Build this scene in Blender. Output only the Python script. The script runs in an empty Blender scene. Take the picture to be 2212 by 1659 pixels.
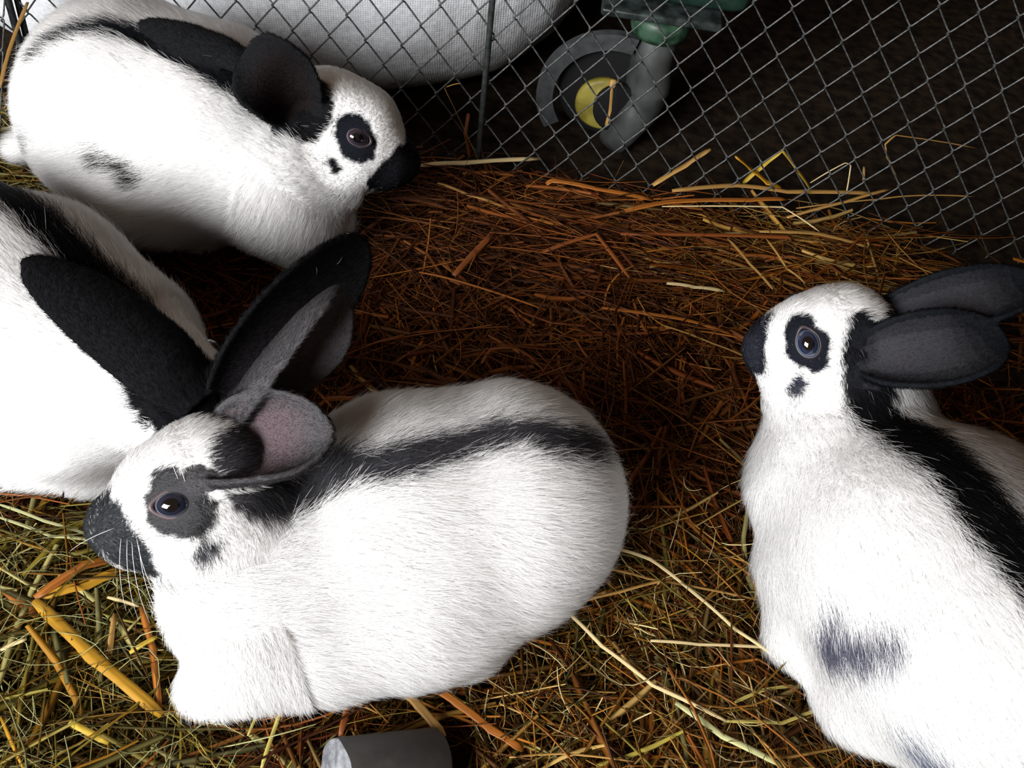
import bpy, bmesh, math, random
import numpy as np
from mathutils import Vector, Matrix
from mathutils.bvhtree import BVHTree

scene = bpy.context.scene
col = scene.collection

# ------------------------------------------------------------------ camera
FPX, PITCH, ROLL, CAMH = 2300.0, math.radians(48.0), math.radians(8.5), 0.78
FW = np.array([0, math.cos(PITCH), -math.sin(PITCH)])
R0 = np.array([1.0, 0, 0])
U0 = np.cross(R0, FW)
CX = math.cos(ROLL) * R0 + math.sin(ROLL) * U0
CY = -math.sin(ROLL) * R0 + math.cos(ROLL) * U0
CO = np.array([0, 0, CAMH])
cam = bpy.data.cameras.new('camera')
cam.sensor_width = 36.0
cam.lens = 36.0 * FPX / 2212.0
cam.clip_start = 0.02
cam_ob = bpy.data.objects.new('camera', cam)
M = Matrix.Identity(4)
for i in range(3):
    M[i][0], M[i][1], M[i][2], M[i][3] = CX[i], CY[i], -FW[i], CO[i]
cam_ob.matrix_world = M
col.objects.link(cam_ob)
scene.camera = cam_ob

# ------------------------------------------------------------------ world, light, exposure
scene.view_settings.view_transform = 'Standard'
scene.view_settings.look = 'None'
scene.view_settings.exposure = 0.35
scene.view_settings.gamma = 1.0
scene.view_settings.use_curve_mapping = False
scene.cycles.use_denoising = True
scene.cycles_curves.shape = 'RIBBONS'
scene.cycles.adaptive_threshold = 0.03
scene.cycles.max_bounces = 6
scene.cycles.diffuse_bounces = 3
world = bpy.data.worlds.new('dim_shed')
world.use_nodes = True
scene.world = world
world.node_tree.nodes['Background'].inputs[0].default_value = (1.0, 0.66, 0.42, 1)
world.node_tree.nodes['Background'].inputs[1].default_value = 0.15


def area_light(name, loc, target, sx, sy, power, color, spread=180):
    l = bpy.data.lights.new(name, 'AREA')
    l.shape = 'RECTANGLE'
    l.size, l.size_y = sx, sy
    l.energy = power
    l.color = color
    l.spread = math.radians(spread)
    o = bpy.data.objects.new(name, l)
    o.location = loc
    o.rotation_euler = (Vector(target) - Vector(loc)).to_track_quat('-Z', 'Y').to_euler()
    col.objects.link(o)
    return o


# daylight through the open shed door, behind the photographer and to the left of the pen
area_light('doorway_left_offscreen', (-1.55, -1.70, 1.50), (-0.20, 0.55, 0.05), 1.7, 1.4, 205.0, (0.97, 0.985, 1.0))


# ------------------------------------------------------------------ helpers
def ray(px, py):
    return FW + CX * (px - 1106.0) / FPX - CY * (py - 829.5) / FPX


def P(px, py, z=0.0):
    d = ray(px, py)
    return CO + d * ((z - CAMH) / d[2])


def PY(px, py, y):
    d = ray(px, py)
    return CO + d * (y / d[1])


def depth(p):
    return float((np.asarray(p) - CO) @ FW)


def m_per_px(p):
    return depth(p) / FPX


RNG = np.random.default_rng(7)
random.seed(7)


def tag(o, label=None, cat=None, group=None, kind=None):
    if label: o['label'] = label
    if cat: o['category'] = cat
    if group: o['group'] = group
    if kind: o['kind'] = kind
    return o


def empty(name, loc):
    o = bpy.data.objects.new(name, None)
    o.empty_display_size = 0.05
    o.location = loc
    col.objects.link(o)
    return o


def mesh_obj(name, verts, faces, mat, parent=None, smooth=True, loc=None, uvs=None):
    me = bpy.data.meshes.new(name)
    me.from_pydata([tuple(v) for v in verts], [], [tuple(f) for f in faces])
    if smooth:
        me.polygons.foreach_set('use_smooth', [True] * len(me.polygons))
    me.update()
    if mat: me.materials.append(mat)
    o = bpy.data.objects.new(name, me)
    col.objects.link(o)
    if parent: o.parent = parent
    if loc is not None: o.location = loc
    return o


def new_mat(name):
    m = bpy.data.materials.new(name)
    m.use_nodes = True
    nt = m.node_tree
    return m, nt, nt.nodes['Principled BSDF']


def flat_mat(name, rgb, rough=0.6, metal=0.0, spec=0.3):
    m, nt, b = new_mat(name)
    b.inputs['Base Color'].default_value = (*rgb, 1)
    b.inputs['Roughness'].default_value = rough
    b.inputs['Metallic'].default_value = metal
    b.inputs['Specular IOR Level'].default_value = spec
    return m


def noise_mat(name, c0, c1, scale=30, rough=0.8, bump=0.0, metal=0.0, spec=0.3, detail=6, stretch=None, lo=0.35, hi=0.65):
    m, nt, b = new_mat(name)
    tc = nt.nodes.new('ShaderNodeTexCoord')
    mp = nt.nodes.new('ShaderNodeMapping')
    nt.links.new(tc.outputs['Object'], mp.inputs[0])
    if stretch: mp.inputs['Scale'].default_value = stretch
    nz = nt.nodes.new('ShaderNodeTexNoise')
    nz.inputs['Scale'].default_value = scale
    nz.inputs['Detail'].default_value = detail
    nt.links.new(mp.outputs[0], nz.inputs['Vector'])
    cr = nt.nodes.new('ShaderNodeValToRGB')
    cr.color_ramp.elements[0].position = lo
    cr.color_ramp.elements[1].position = hi
    cr.color_ramp.elements[0].color = (*c0, 1)
    cr.color_ramp.elements[1].color = (*c1, 1)
    nt.links.new(nz.outputs['Fac'], cr.inputs['Fac'])
    nt.links.new(cr.outputs['Color'], b.inputs['Base Color'])
    b.inputs['Roughness'].default_value = rough
    b.inputs['Metallic'].default_value = metal
    b.inputs['Specular IOR Level'].default_value = spec
    if bump:
        bp = nt.nodes.new('ShaderNodeBump')
        bp.inputs['Strength'].default_value = bump
        bp.inputs['Distance'].default_value = 0.01
        nt.links.new(nz.outputs['Fac'], bp.inputs['Height'])
        nt.links.new(bp.outputs['Normal'], b.inputs['Normal'])
    return m


def attr_mat(name, rough=0.7, spec=0.2, use_nrm=False, transl=0.0):
    m, nt, b = new_mat(name)
    a = nt.nodes.new('ShaderNodeAttribute')
    a.attribute_name = 'col'
    nt.links.new(a.outputs['Color'], b.inputs['Base Color'])
    b.inputs['Roughness'].default_value = rough
    b.inputs['Specular IOR Level'].default_value = spec
    if use_nrm:
        n = nt.nodes.new('ShaderNodeAttribute')
        n.attribute_name = 'nrm'
        nt.links.new(n.outputs['Vector'], b.inputs['Normal'])
    if transl:
        t = nt.nodes.new('ShaderNodeBsdfTranslucent')
        mx = nt.nodes.new('ShaderNodeMixShader')
        mx.inputs[0].default_value = transl
        nt.links.new(a.outputs['Color'], t.inputs['Color'])
        nt.links.new(b.outputs[0], mx.inputs[1])
        nt.links.new(t.outputs[0], mx.inputs[2])
        nt.links.new(mx.outputs[0], nt.nodes['Material Output'].inputs['Surface'])
    return m


def frames(pts):
    """tangent / side / up frames along polyline pts (n,3)"""
    pts = np.asarray(pts, float)
    t = np.gradient(pts, axis=0)
    t /= np.linalg.norm(t, axis=1)[:, None] + 1e-12
    ref = np.array([0, 0, 1.0])
    s = np.cross(t, ref)
    bad = np.linalg.norm(s, axis=1) < 1e-3
    s[bad] = np.array([1.0, 0, 0])
    s /= np.linalg.norm(s, axis=1)[:, None]
    u = np.cross(s, t)
    return t, s, u


def catmull(ctrl, n):
    c = np.asarray(ctrl, float)
    c = np.vstack([2 * c[0] - c[1], c, 2 * c[-1] - c[-2]])
    out = []
    segs = len(c) - 3
    for x in np.linspace(0, segs - 1e-6, n):
        i = int(x); f = x - i
        p0, p1, p2, p3 = c[i:i + 4]
        out.append(0.5 * (2 * p1 + (p2 - p0) * f + (2 * p0 - 5 * p1 + 4 * p2 - p3) * f * f + (3 * p1 - p0 - 3 * p2 + p3) * f ** 3))
    return np.array(out)


def tube(pts, rad, sides=6, cap=True, flat=1.0):
    pts = np.asarray(pts, float)
    n = len(pts)
    rad = np.broadcast_to(np.asarray(rad, float), (n,))
    t, s, u = frames(pts)
    v = []
    for k in range(sides):
        a = 2 * math.pi * k / sides
        v.append(pts + (s * math.cos(a) + u * math.sin(a) * flat) * rad[:, None])
    v = np.stack(v, 1).reshape(-1, 3)
    f = []
    for i in range(n - 1):
        for k in range(sides):
            k2 = (k + 1) % sides
            f.append((i * sides + k, i * sides + k2, (i + 1) * sides + k2, (i + 1) * sides + k))
    if cap:
        f.append(tuple(range(sides - 1, -1, -1)))
        f.append(tuple((n - 1) * sides + k for k in range(sides)))
    return v, f


def lathe(profile, segs=32):
    """profile [(r, z)] about z"""
    v, f = [], []
    for r, z in profile:
        for k in range(segs):
            a = 2 * math.pi * k / segs
            v.append((r * math.cos(a), r * math.sin(a), z))
    n = len(profile)
    for i in range(n - 1):
        for k in range(segs):
            k2 = (k + 1) % segs
            f.append((i * segs + k, i * segs + k2, (i + 1) * segs + k2, (i + 1) * segs + k))
    f.append(tuple(range(segs - 1, -1, -1)))
    f.append(tuple((n - 1) * segs + k for k in range(segs)))
    return np.array(v), f


def join_geo(parts):
    V, F, o = [], [], 0
    for v, f in parts:
        V.append(np.asarray(v))
        F += [tuple(i + o for i in q) for q in f]
        o += len(v)
    return np.vstack(V), F


def vnoise(p, freq, seed=0):
    """cheap smooth pseudo noise in -1..1 for points (n,3)"""
    r = np.random.default_rng(seed)
    out = np.zeros(len(p))
    for k in range(4):
        d = r.normal(size=3); d /= np.linalg.norm(d)
        d2 = r.normal(size=3); d2 /= np.linalg.norm(d2)
        out += np.sin(p @ d * freq * (1 + 0.37 * k) + r.uniform(0, 6.28) + 1.3 * np.sin(p @ d2 * freq * 0.83))
    return out / 4


# ------------------------------------------------------------------ shared materials
M_FUR = attr_mat('fur_strands', rough=0.8, spec=0.05, use_nrm=True, transl=0.12)
M_SKIN = attr_mat('fur_undercoat', rough=0.9, spec=0.05)
M_STRAW = attr_mat('straw', rough=0.55, spec=0.14)
M_WHISK = flat_mat('whisker_white', (0.75, 0.75, 0.75), 0.4)

# ------------------------------------------------------------------ setting
GZ = -0.030
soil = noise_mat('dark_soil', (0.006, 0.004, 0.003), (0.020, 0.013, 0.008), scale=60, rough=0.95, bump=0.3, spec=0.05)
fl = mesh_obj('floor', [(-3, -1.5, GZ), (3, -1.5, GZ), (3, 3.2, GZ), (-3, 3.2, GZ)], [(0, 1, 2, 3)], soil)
tag(fl, 'dark earth floor under the straw', 'floor', kind='structure')
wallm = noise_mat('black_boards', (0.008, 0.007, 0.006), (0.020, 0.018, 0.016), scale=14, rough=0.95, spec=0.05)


def box_geo(x0, x1, y0, y1, z0, z1):
    v = [(x, y, z) for z in (z0, z1) for y in (y0, y1) for x in (x0, x1)]
    f = [(0, 2, 3, 1), (4, 5, 7, 6), (0, 1, 5, 4), (2, 6, 7, 3), (0, 4, 6, 2), (1, 3, 7, 5)]
    return np.array(v, float), f


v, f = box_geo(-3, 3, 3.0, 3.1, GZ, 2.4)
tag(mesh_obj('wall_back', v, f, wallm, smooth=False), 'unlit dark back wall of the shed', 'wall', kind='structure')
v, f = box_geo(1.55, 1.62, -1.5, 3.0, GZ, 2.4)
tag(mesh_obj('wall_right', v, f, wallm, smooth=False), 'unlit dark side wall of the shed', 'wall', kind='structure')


# ------------------------------------------------------------------ rabbits
def surface_nets(vol, origin, h):
    nx, ny, nz = vol.shape
    s = vol < 0
    corners = [(i, j, k) for i in (0, 1) for j in (0, 1) for k in (0, 1)]
    cs = np.zeros((nx - 1, ny - 1, nz - 1), int)
    for (i, j, k) in corners:
        cs += s[i:nx - 1 + i, j:ny - 1 + j, k:nz - 1 + k]
    act = (cs > 0) & (cs < 8)
    idx = np.argwhere(act)
    ids = -np.ones(act.shape, int)
    ids[act] = np.arange(len(idx))
    acc = np.zeros((len(idx), 3)); cnt = np.zeros(len(idx))
    for a in corners:
        for ax in range(3):
            if a[ax]: continue
            b = list(a); b[ax] = 1
            va = vol[idx[:, 0] + a[0], idx[:, 1] + a[1], idx[:, 2] + a[2]]
            vb = vol[idx[:, 0] + b[0], idx[:, 1] + b[1], idx[:, 2] + b[2]]
            m = (va < 0) != (vb < 0)
            tt = np.where(m, va / np.where(m, va - vb, 1), 0)
            p = np.array(a, float)[None].repeat(len(idx), 0)
            p[:, ax] += tt
            acc[m] += p[m]; cnt[m] += 1
    verts = origin + h * (idx + acc / cnt[:, None])
    faces = []
    for ax in range(3):
        o = [0, 1, 2]; o.remove(ax); b, c = o
        sl0 = [slice(None)] * 3; sl1 = [slice(None)] * 3
        sl0[ax] = slice(0, -1); sl1[ax] = slice(1, None)
        s0, s1 = s[tuple(sl0)], s[tuple(sl1)]
        ch = np.argwhere(s0 != s1)
        ok = (ch[:, b] > 0) & (ch[:, c] > 0) & (ch[:, b] < vol.shape[b] - 1) & (ch[:, c] < vol.shape[c] - 1)
        ch = ch[ok]
        fl_ = s0[ch[:, 0], ch[:, 1], ch[:, 2]]
        def cell(db, dc):
            q = ch.copy(); q[:, b] += db; q[:, c] += dc
            return ids[q[:, 0], q[:, 1], q[:, 2]]
        q = np.stack([cell(-1, -1), cell(0, -1), cell(0, 0), cell(-1, 0)], 1)
        flip = fl_ if ax != 1 else ~fl_
        q[~flip] = q[~flip][:, ::-1]
        faces.append(q)
    return verts, np.vstack(faces)


def smin(a, b, k):
    h = np.clip(0.5 + 0.5 * (b - a) / k, 0, 1)
    return b + (a - b) * h - k * h * (1 - h)


def sdf_mesh(chains, h=0.004, k=0.03):
    allp = np.vstack([np.array(c) for c, kk in chains])
    lo = (allp[:, :3] - allp[:, 3:4]).min(0) - 0.025
    hi = (allp[:, :3] + allp[:, 3:4]).max(0) + 0.025
    n = np.ceil((hi - lo) / h).astype(int) + 1
    ax = [(lo[i] + h * np.arange(n[i])).astype(np.float32) for i in range(3)]
    X, Y, Z = np.meshgrid(*ax, indexing='ij')
    vol = None
    for c, kk in chains:
        c = np.array(c, np.float32)
        d = None
        if len(c) == 1:
            d = np.sqrt((X - c[0, 0]) ** 2 + (Y - c[0, 1]) ** 2 + (Z - c[0, 2]) ** 2) - c[0, 3]
        for a, b in zip(c[:-1], c[1:]):
            ab = b[:3] - a[:3]
            t = ((X - a[0]) * ab[0] + (Y - a[1]) * ab[1] + (Z - a[2]) * ab[2]) / max(float(ab @ ab), 1e-9)
            t = np.clip(t, 0, 1)
            e = np.sqrt((X - a[0] - t * ab[0]) ** 2 + (Y - a[1] - t * ab[1]) ** 2 + (Z - a[2] - t * ab[2]) ** 2) - (a[3] + t * (b[3] - a[3]))
            d = e if d is None else smin(d, e, 0.02)
        vol = d if vol is None else smin(vol, d, kk)
    return surface_nets(vol, lo, h)


def ear_grid(center, hw, facing, cup, nu=26, nv=13, round_tip=0.16, base=0.35, wmax=0.62, skew=0.0):
    """cupped spoon sheet: returns (nu,nv,3) grid, centre line and inner normals"""
    c = catmull(center, nu)
    t = np.gradient(c, axis=0); t /= np.linalg.norm(t, axis=1)[:, None]
    f0 = np.asarray(facing, float)
    f = f0 - (t @ f0)[:, None] * t if f0.ndim == 1 else f0 - (t * f0).sum(1)[:, None] * t
    f /= np.linalg.norm(f, axis=1)[:, None]
    s = np.cross(t, f)
    u = np.linspace(0, 1, nu)
    prof = np.where(u < wmax, base + (1 - base) * np.sin(u / wmax * math.pi / 2) ** 1.0, 1.0)
    tipf = np.clip((u - wmax) / (1 - wmax), 0, 1)
    prof = prof * np.sqrt(np.clip(1 - tipf ** 2.2, 0.0, 1)) 
    prof = np.maximum(prof, 0.06)
    w = hw * prof
    grid = np.zeros((nu, nv, 3))
    cupu = cup[0] + (cup[1] - cup[0]) * u
    for j, a in enumerate(np.linspace(-1, 1, nv)):
        ph = a * cupu * (1 + skew * a)
        sin_r = np.sin(ph) / np.maximum(np.sin(np.minimum(cupu, math.pi / 2)), 0.2)
        lift = (1 - np.cos(ph)) / np.maximum(np.sin(np.minimum(cupu, math.pi / 2)), 0.2)
        grid[:, j] = c + s * (w * sin_r)[:, None] + f * (w * lift)[:, None]
    return grid, c, f


def sheet_solid(grid, th):
    nu, nv, _ = grid.shape
    du = np.gradient(grid, axis=0); dv = np.gradient(grid, axis=1)
    n = np.cross(du, dv)
    n /= np.linalg.norm(n, axis=2)[:, :, None] + 1e-12
    top = (grid + n * th).reshape(-1, 3); bot = (grid - n * th).reshape(-1, 3)
    V = np.vstack([top, bot]); N = nu * nv
    F = []
    I = lambda i, j: i * nv + j
    for i in range(nu - 1):
        for j in range(nv - 1):
            F.append((I(i, j), I(i + 1, j), I(i + 1, j + 1), I(i, j + 1)))
            F.append((N + I(i, j), N + I(i, j + 1), N + I(i + 1, j + 1), N + I(i + 1, j)))
    for i in range(nu - 1):
        F.append((I(i, 0), N + I(i, 0), N + I(i + 1, 0), I(i + 1, 0)))
        F.append((I(i, nv - 1), I(i + 1, nv - 1), N + I(i + 1, nv - 1), N + I(i, nv - 1)))
    for j in range(nv - 1):
        F.append((I(0, j), I(0, j + 1), N + I(0, j + 1), N + I(0, j)))
        F.append((I(nu - 1, j), N + I(nu - 1, j), N + I(nu - 1, j + 1), I(nu - 1, j + 1)))
    return V, F


EYE_MATS = {}


def eye_mat(iris, white):
    m, nt, b = new_mat('rabbit_eye')
    a = nt.nodes.new('ShaderNodeAttribute'); a.attribute_name = 'col'
    nt.links.new(a.outputs['Color'], b.inputs['Base Color'])
    b.inputs['Roughness'].default_value = 0.03
    b.inputs['Specular IOR Level'].default_value = 0.6
    b.inputs['Coat Weight'].default_value = 0.6
    return m


M_EYE = eye_mat(0, 0)


def make_eye(rab, base, pos, nrm, tang, ra, rb, iris, sclera, lid):
    """ellipsoid eyeball looking along nrm, ra along tang, rb across, with eyelid rim"""
    n = np.array(nrm) / np.linalg.norm(nrm)
    tg = np.array(tang) - (np.array(tang) @ n) * n; tg /= np.linalg.norm(tg)
    bt = np.cross(n, tg)
    segs, rings = 32, 20
    V, F, C = [], [], []
    dep_ = min(ra, rb) * 0.95
    for i in range(rings + 1):
        th = math.pi * i / rings
        for k in range(segs):
            a = 2 * math.pi * k / segs
            V.append(pos + tg * ra * math.sin(th) * math.cos(a) + bt * rb * math.sin(th) * math.sin(a) + n * dep_ * math.cos(th))
            q = math.sin(th) if th < math.pi / 2 else 1.0
            if q < 0.46: c = (0.0012, 0.0012, 0.002)
            elif q < 0.88: c = iris
            else: c = sclera
            C.append((*c, 1))
    for i in range(rings):
        for k in range(segs):
            k2 = (k + 1) % segs
            F.append((i * segs + k, (i + 1) * segs + k, (i + 1) * segs + k2, i * segs + k2))
    o = mesh_obj('eye', np.array(V) - base, F, M_EYE, rab)
    a_ = o.data.color_attributes.new('col', 'FLOAT_COLOR', 'POINT')
    a_.data.foreach_set('color', np.array(C, np.float32).ravel())
    ang = np.linspace(0, 2 * math.pi, 41)[:-1]
    ring = []
    V, F = [], []
    for i, g in enumerate(ang):
        c0 = pos + tg * ra * 1.0 * math.cos(g) + bt * rb * 1.0 * math.sin(g) + n * dep_ * 0.12
        out = tg * math.cos(g) + bt * math.sin(g)
        corner = 1.0 + 0.5 * max(0, math.cos(g)) ** 8
        c0 = c0 + tg * ra * 0.22 * max(0, math.cos(g)) ** 6
        for k in range(8):
            b_ = 2 * math.pi * k / 8
            V.append(c0 + (out * math.cos(b_) + n * math.sin(b_)) * 0.0013 * corner)
    m = len(ang)
    for i in range(m):
        for k in range(8):
            F.append((i * 8 + k, ((i + 1) % m) * 8 + k, ((i + 1) % m) * 8 + (k + 1) % 8, i * 8 + (k + 1) % 8))
    mesh_obj('eyelid', np.array(V) - base, F, lid, rab)


BODIES = []      # (spheres) of every rabbit, used to keep straw out of the animals


def make_rabbit(label, spec):
    S = lambda px, py, z, r: tuple(P(px, py, z)) + (r * m_per_px(P(px, py, z)),)
    chains = [([S(*q) for q in spec['spine'][:4]], .03), ([S(*q) for q in spec['spine'][3:]], .022)]
    for q in spec.get('extra', []):
        chains.append(([S(*x) for x in q], .025))
    spine = np.array([S(*q) for q in spec['spine']])
    # paired limbs that are out of sight, placed in the body's own frame
    chest, rump = spine[spec['i_chest']], spine[-1]
    fwd = chest[:3] - rump[:3]; fwd[2] = 0; fwd /= np.linalg.norm(fwd)
    lat = np.array([-fwd[1], fwd[0], 0])
    L = lambda o, a, b, z, r: (o[0] + fwd[0] * a + lat[0] * b, o[1] + fwd[1] * a + lat[1] * b, z, r)
    far = spec['far']        # +1 / -1 : which lateral side is away from the photo's view
    chains.append(([L(rump, .03, far * .055, .05, .045), L(rump, .01, far * .062, .016, .018), L(rump, .10, far * .062, .013, .014)], .02))
    chains.append(([L(chest, .0, far * .035, .06, .03), L(chest, .03, far * .038, .014, .014), L(chest, .055, far * .038, .012, .013)], .02))
    for q in spec.get('limbs', []):
        chains.append(([S(*x) for x in q], .034))
    tl = spec.get('tail')
    if tl: chains.append(([S(*x) for x in tl], .012))
    v0, f0 = sdf_mesh(chains)
    bvh0 = BVHTree.FromPolygons([tuple(x) for x in v0], [tuple(x) for x in f0.tolist()])

    def cast(px, py):
        d = Vector(ray(px, py)).normalized()
        return bvh0.ray_cast(Vector(CO), d)

    geos = [(v0, f0.tolist())]
    ears = []
    for e in spec['ears']:
        pts = []
        for q in e['c']:
            if len(q) == 3:
                pts.append(P(*q))
            else:                     # lies on the animal's back
                h = cast(q[0], q[1])
                pts.append(np.array(h[0]) + np.array(h[1]) * q[3] if h[0] else P(*q[:3]))
        mid = pts[len(pts) // 2]
        hw = e['hw'] * m_per_px(mid)
        fx, fy, fz = e['face']        # image right, image up, towards camera
        vd = (CO - mid) / np.linalg.norm(CO - mid)
        facing = CX * fx + CY * fy + vd * fz
        grid, cl, fn = ear_grid(pts, hw, facing, e['cup'], **e.get('kw', {}))
        geos.append(sheet_solid(grid, 0.0022))
        ears.append(dict(grid=grid, fn=fn, cl=cl, hw=hw, inner=e['inner'], outer=e['outer'], rimless=e.get('rimless', False)))
    V, F = join_geo(geos)
    tmp = mesh_obj('tmp', V, F, None)
    md = tmp.modifiers.new('r', 'REMESH'); md.mode = 'VOXEL'; md.voxel_size = 0.0024; md.adaptivity = 0
    sm = tmp.modifiers.new('s', 'SMOOTH'); sm.factor = 0.5; sm.iterations = 4
    dg = bpy.context.evaluated_depsgraph_get()
    me = bpy.data.meshes.new_from_object(tmp.evaluated_get(dg))
    bpy.data.objects.remove(tmp)
    me.name = 'rabbit'
    nv = len(me.vertices)
    co = np.zeros(nv * 3); me.vertices.foreach_get('co', co); co = co.reshape(-1, 3)
    base = np.array([spine[:, 0].mean(), spine[:, 1].mean(), 0.0])
    me.polygons.foreach_set('use_smooth', [True] * len(me.polygons))
    polys = [tuple(p.vertices) for p in me.polygons]
    bvh = BVHTree.FromPolygons([tuple(x) for x in co], polys)

    def hit(px, py):
        d = Vector(ray(px, py)).normalized()
        h = bvh.ray_cast(Vector(CO), d)
        return h

    # marks: chains of spheres on the coat, found where the photo's marks meet the animal
    marks = []
    for mk in spec['marks']:
        q = []
        for (px, py, r) in mk['p']:
            if px == 'nose':
                q.append(np.append(spine[0, :3], spine[0, 3] + r * m_per_px(spine[0, :3]))); continue
            h = bvh0.ray_cast(Vector(CO), Vector(ray(px, py)).normalized())
            p = np.array(h[0]) if h[0] else np.array(bvh0.find_nearest(Vector(P(px, py, 0.09)))[0])
            q.append(np.append(p, r * m_per_px(p)))
        marks.append((np.array(q), np.array(mk['c']), mk.get('s', 0.0025)))

    def mark_d(p, q):
        d = np.full(len(p), 9.0)
        if len(q) == 1:
            return np.linalg.norm(p - q[0, :3], axis=1) - q[0, 3]
        for a, b in zip(q[:-1], q[1:]):
            ab = b[:3] - a[:3]
            t = np.clip(((p - a[:3]) @ ab) / max(ab @ ab, 1e-9), 0, 1)
            d = np.minimum(d, np.linalg.norm(p - a[:3] - t[:, None] * ab, axis=1) - (a[3] + t * (b[3] - a[3])))
        return d

    def ear_info(p, nrm):
        """-> nearest ear index or -1, distance, inner flag, direction along the ear"""
        which = -np.ones(len(p), int); best = np.full(len(p), 9.0)
        inner = np.zeros(len(p), bool); rim = np.zeros(len(p)); tdir = np.zeros((len(p), 3)); uu = np.zeros(len(p))
        for ei, e in enumerate(ears):
            g = e['grid'][::2, ::2]
            gp = g.reshape(-1, 3); nvv = g.shape[1]
            du = np.gradient(e['grid'], axis=0); dv = np.gradient(e['grid'], axis=1)
            gn = np.cross(du, dv); gn /= np.linalg.norm(gn, axis=2)[:, :, None] + 1e-9
            mid = e['grid'].shape[1] // 2
            sgn = np.sign((gn[:, mid] * e['fn']).sum(1).mean())
            gn = (gn * sgn)[::2, ::2].reshape(-1, 3)
            dirs = du / (np.linalg.norm(du, axis=2)[:, :, None] + 1e-9)
            dirs = dirs[::2, ::2].reshape(-1, 3)
            for s0 in range(0, len(p), 20000):
                sl = slice(s0, s0 + 20000)
                d2 = ((p[sl, None, :] - gp[None]) ** 2).sum(2)
                k = d2.argmin(1); d = np.sqrt(d2[np.arange(len(k)), k])
                upd = d < best[sl]
                bi = np.where(upd)[0] + s0
                kk = k[upd]
                best[bi] = d[upd]; which[bi] = ei
                inner[bi] = (nrm[bi] * gn[kk]).sum(1) > 0.1
                tdir[bi] = dirs[kk]; uu[bi] = (kk // nvv) / (g.shape[0] - 1)
                rim[bi] = np.abs((kk % nvv) / (nvv - 1) * 2 - 1)
        on = best < 0.011
        which[~on] = -1
        return which, best, inner, tdir, uu, rim

    WHITE = np.array(spec.get('white', (0.84, 0.83, 0.82)))

    def colour(p, nrm, soft):
        c = np.tile(WHITE, (len(p), 1))
        jit = vnoise(p, 300, 3) * 0.0022 + vnoise(p, 900, 5) * 0.0012
        for q, mc, sf in marks:
            d = mark_d(p, q) + jit
            if soft:
                w = np.clip(0.5 - d / (2 * sf), 0, 1)
            else:
                w = (d + RNG.normal(size=len(p)) * sf < 0).astype(float)
            c = c + (mc - c) * w[:, None]
        wh, bd, inn, td, uu, rim = ear_info(p, nrm)
        for ei, e in enumerate(ears):
            m = wh == ei
            core = np.clip((.95 - rim[m]) / .5, 0, 1) * np.clip((.92 - uu[m]) / .3, 0, 1)
            if e['rimless']: core = np.clip((1.02 - rim[m]) / .12, 0, 1)
            ic = np.array(e['outer']) + (np.array(e['inner']) - np.array(e['outer'])) * core[:, None]
            cc = np.where(inn[m][:, None], ic, np.array(e['outer']))
            c[m] = cc
        return c, wh, inn, td, uu

    nrm = np.zeros(nv * 3); me.vertices.foreach_get('normal', nrm); nrm = nrm.reshape(-1, 3)
    c, *_ = colour(co, nrm, True)
    ca = me.color_attributes.new('col', 'FLOAT_COLOR', 'POINT')
    ca.data.foreach_set('color', np.hstack([c, np.ones((nv, 1))]).astype(np.float32).ravel())
    me.vertices.foreach_set('co', (co - base).ravel())
    me.materials.clear(); me.materials.append(M_SKIN)
    me.update()
    rab = bpy.data.objects.new('rabbit', me)
    rab.location = base
    col.objects.link(rab)
    tag(rab, label, 'rabbit')

    # eyes
    head_f = spine[0, :3] - spine[spec['i_head'], :3]; head_f /= np.linalg.norm(head_f)
    hl = np.cross(head_f, np.array([0, 0, 1.0])); hl /= np.linalg.norm(hl)
    eyes = []
    ey = spec['eye']
    for side in (0, 1):
        if 'px' in ey:
            h = hit(*ey['px'])
            p0, n0 = np.array(h[0]), np.array(h[1])
            if side == 1:
                rel = p0 - spine[spec['i_head'], :3]
                p0 = spine[spec['i_head'], :3] + rel - 2 * (rel @ hl) * hl - np.array([0, 0, .018])
                q = bvh0.find_nearest(Vector(p0)); p0, n0 = np.array(q[0]), np.array(q[1])
        else:
            g = (spine[0, :3] * 0.45 + spine[spec['i_head'], :3] * 0.55) + hl * (0.05 if side else -0.05) + np.array([0, 0, 0.012])
            q = bvh0.find_nearest(Vector(g)); p0, n0 = np.array(q[0]), np.array(q[1])
        mp = m_per_px(p0)
        ra, rb = ey['r'][0] * mp, ey['r'][1] * mp
        if side == 0 and 'tang' in ey:
            tang = CX * ey['tang'][0] + CY * ey['tang'][1]
        else:
            tang = head_f
        if 'look' in ey and side == 0:
            vd = (CO - p0) / np.linalg.norm(CO - p0)
            n0 = n0 * (1 - ey['look']) + vd * ey['look']; n0 /= np.linalg.norm(n0)
        pos = p0 - n0 * min(ra, rb) * ey.get('sink', 0.35)
        make_eye(rab, base, pos, n0, tang, ra, rb, ey['iris'], ey['sclera'], ey['lid'])
        eyes.append((p0, max(ra, rb), n0, pos))

    # fur
    tri = []
    for p in polys:
        tri.append((p[0], p[1], p[2]))
        if len(p) == 4: tri.append((p[0], p[2], p[3]))
    tri = np.array(tri)
    a, b, cc = co[tri[:, 0]], co[tri[:, 1]], co[tri[:, 2]]
    area = np.linalg.norm(np.cross(b - a, cc - a), axis=1)
    N = spec['strands']
    ti = RNG.choice(len(tri), N, p=area / area.sum())
    r1, r2 = np.sqrt(RNG.random(N)), RNG.random(N)
    w0, w1, w2 = 1 - r1, r1 * (1 - r2), r1 * r2
    root = w0[:, None] * a[ti] + w1[:, None] * b[ti] + w2[:, None] * cc[ti]
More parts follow.
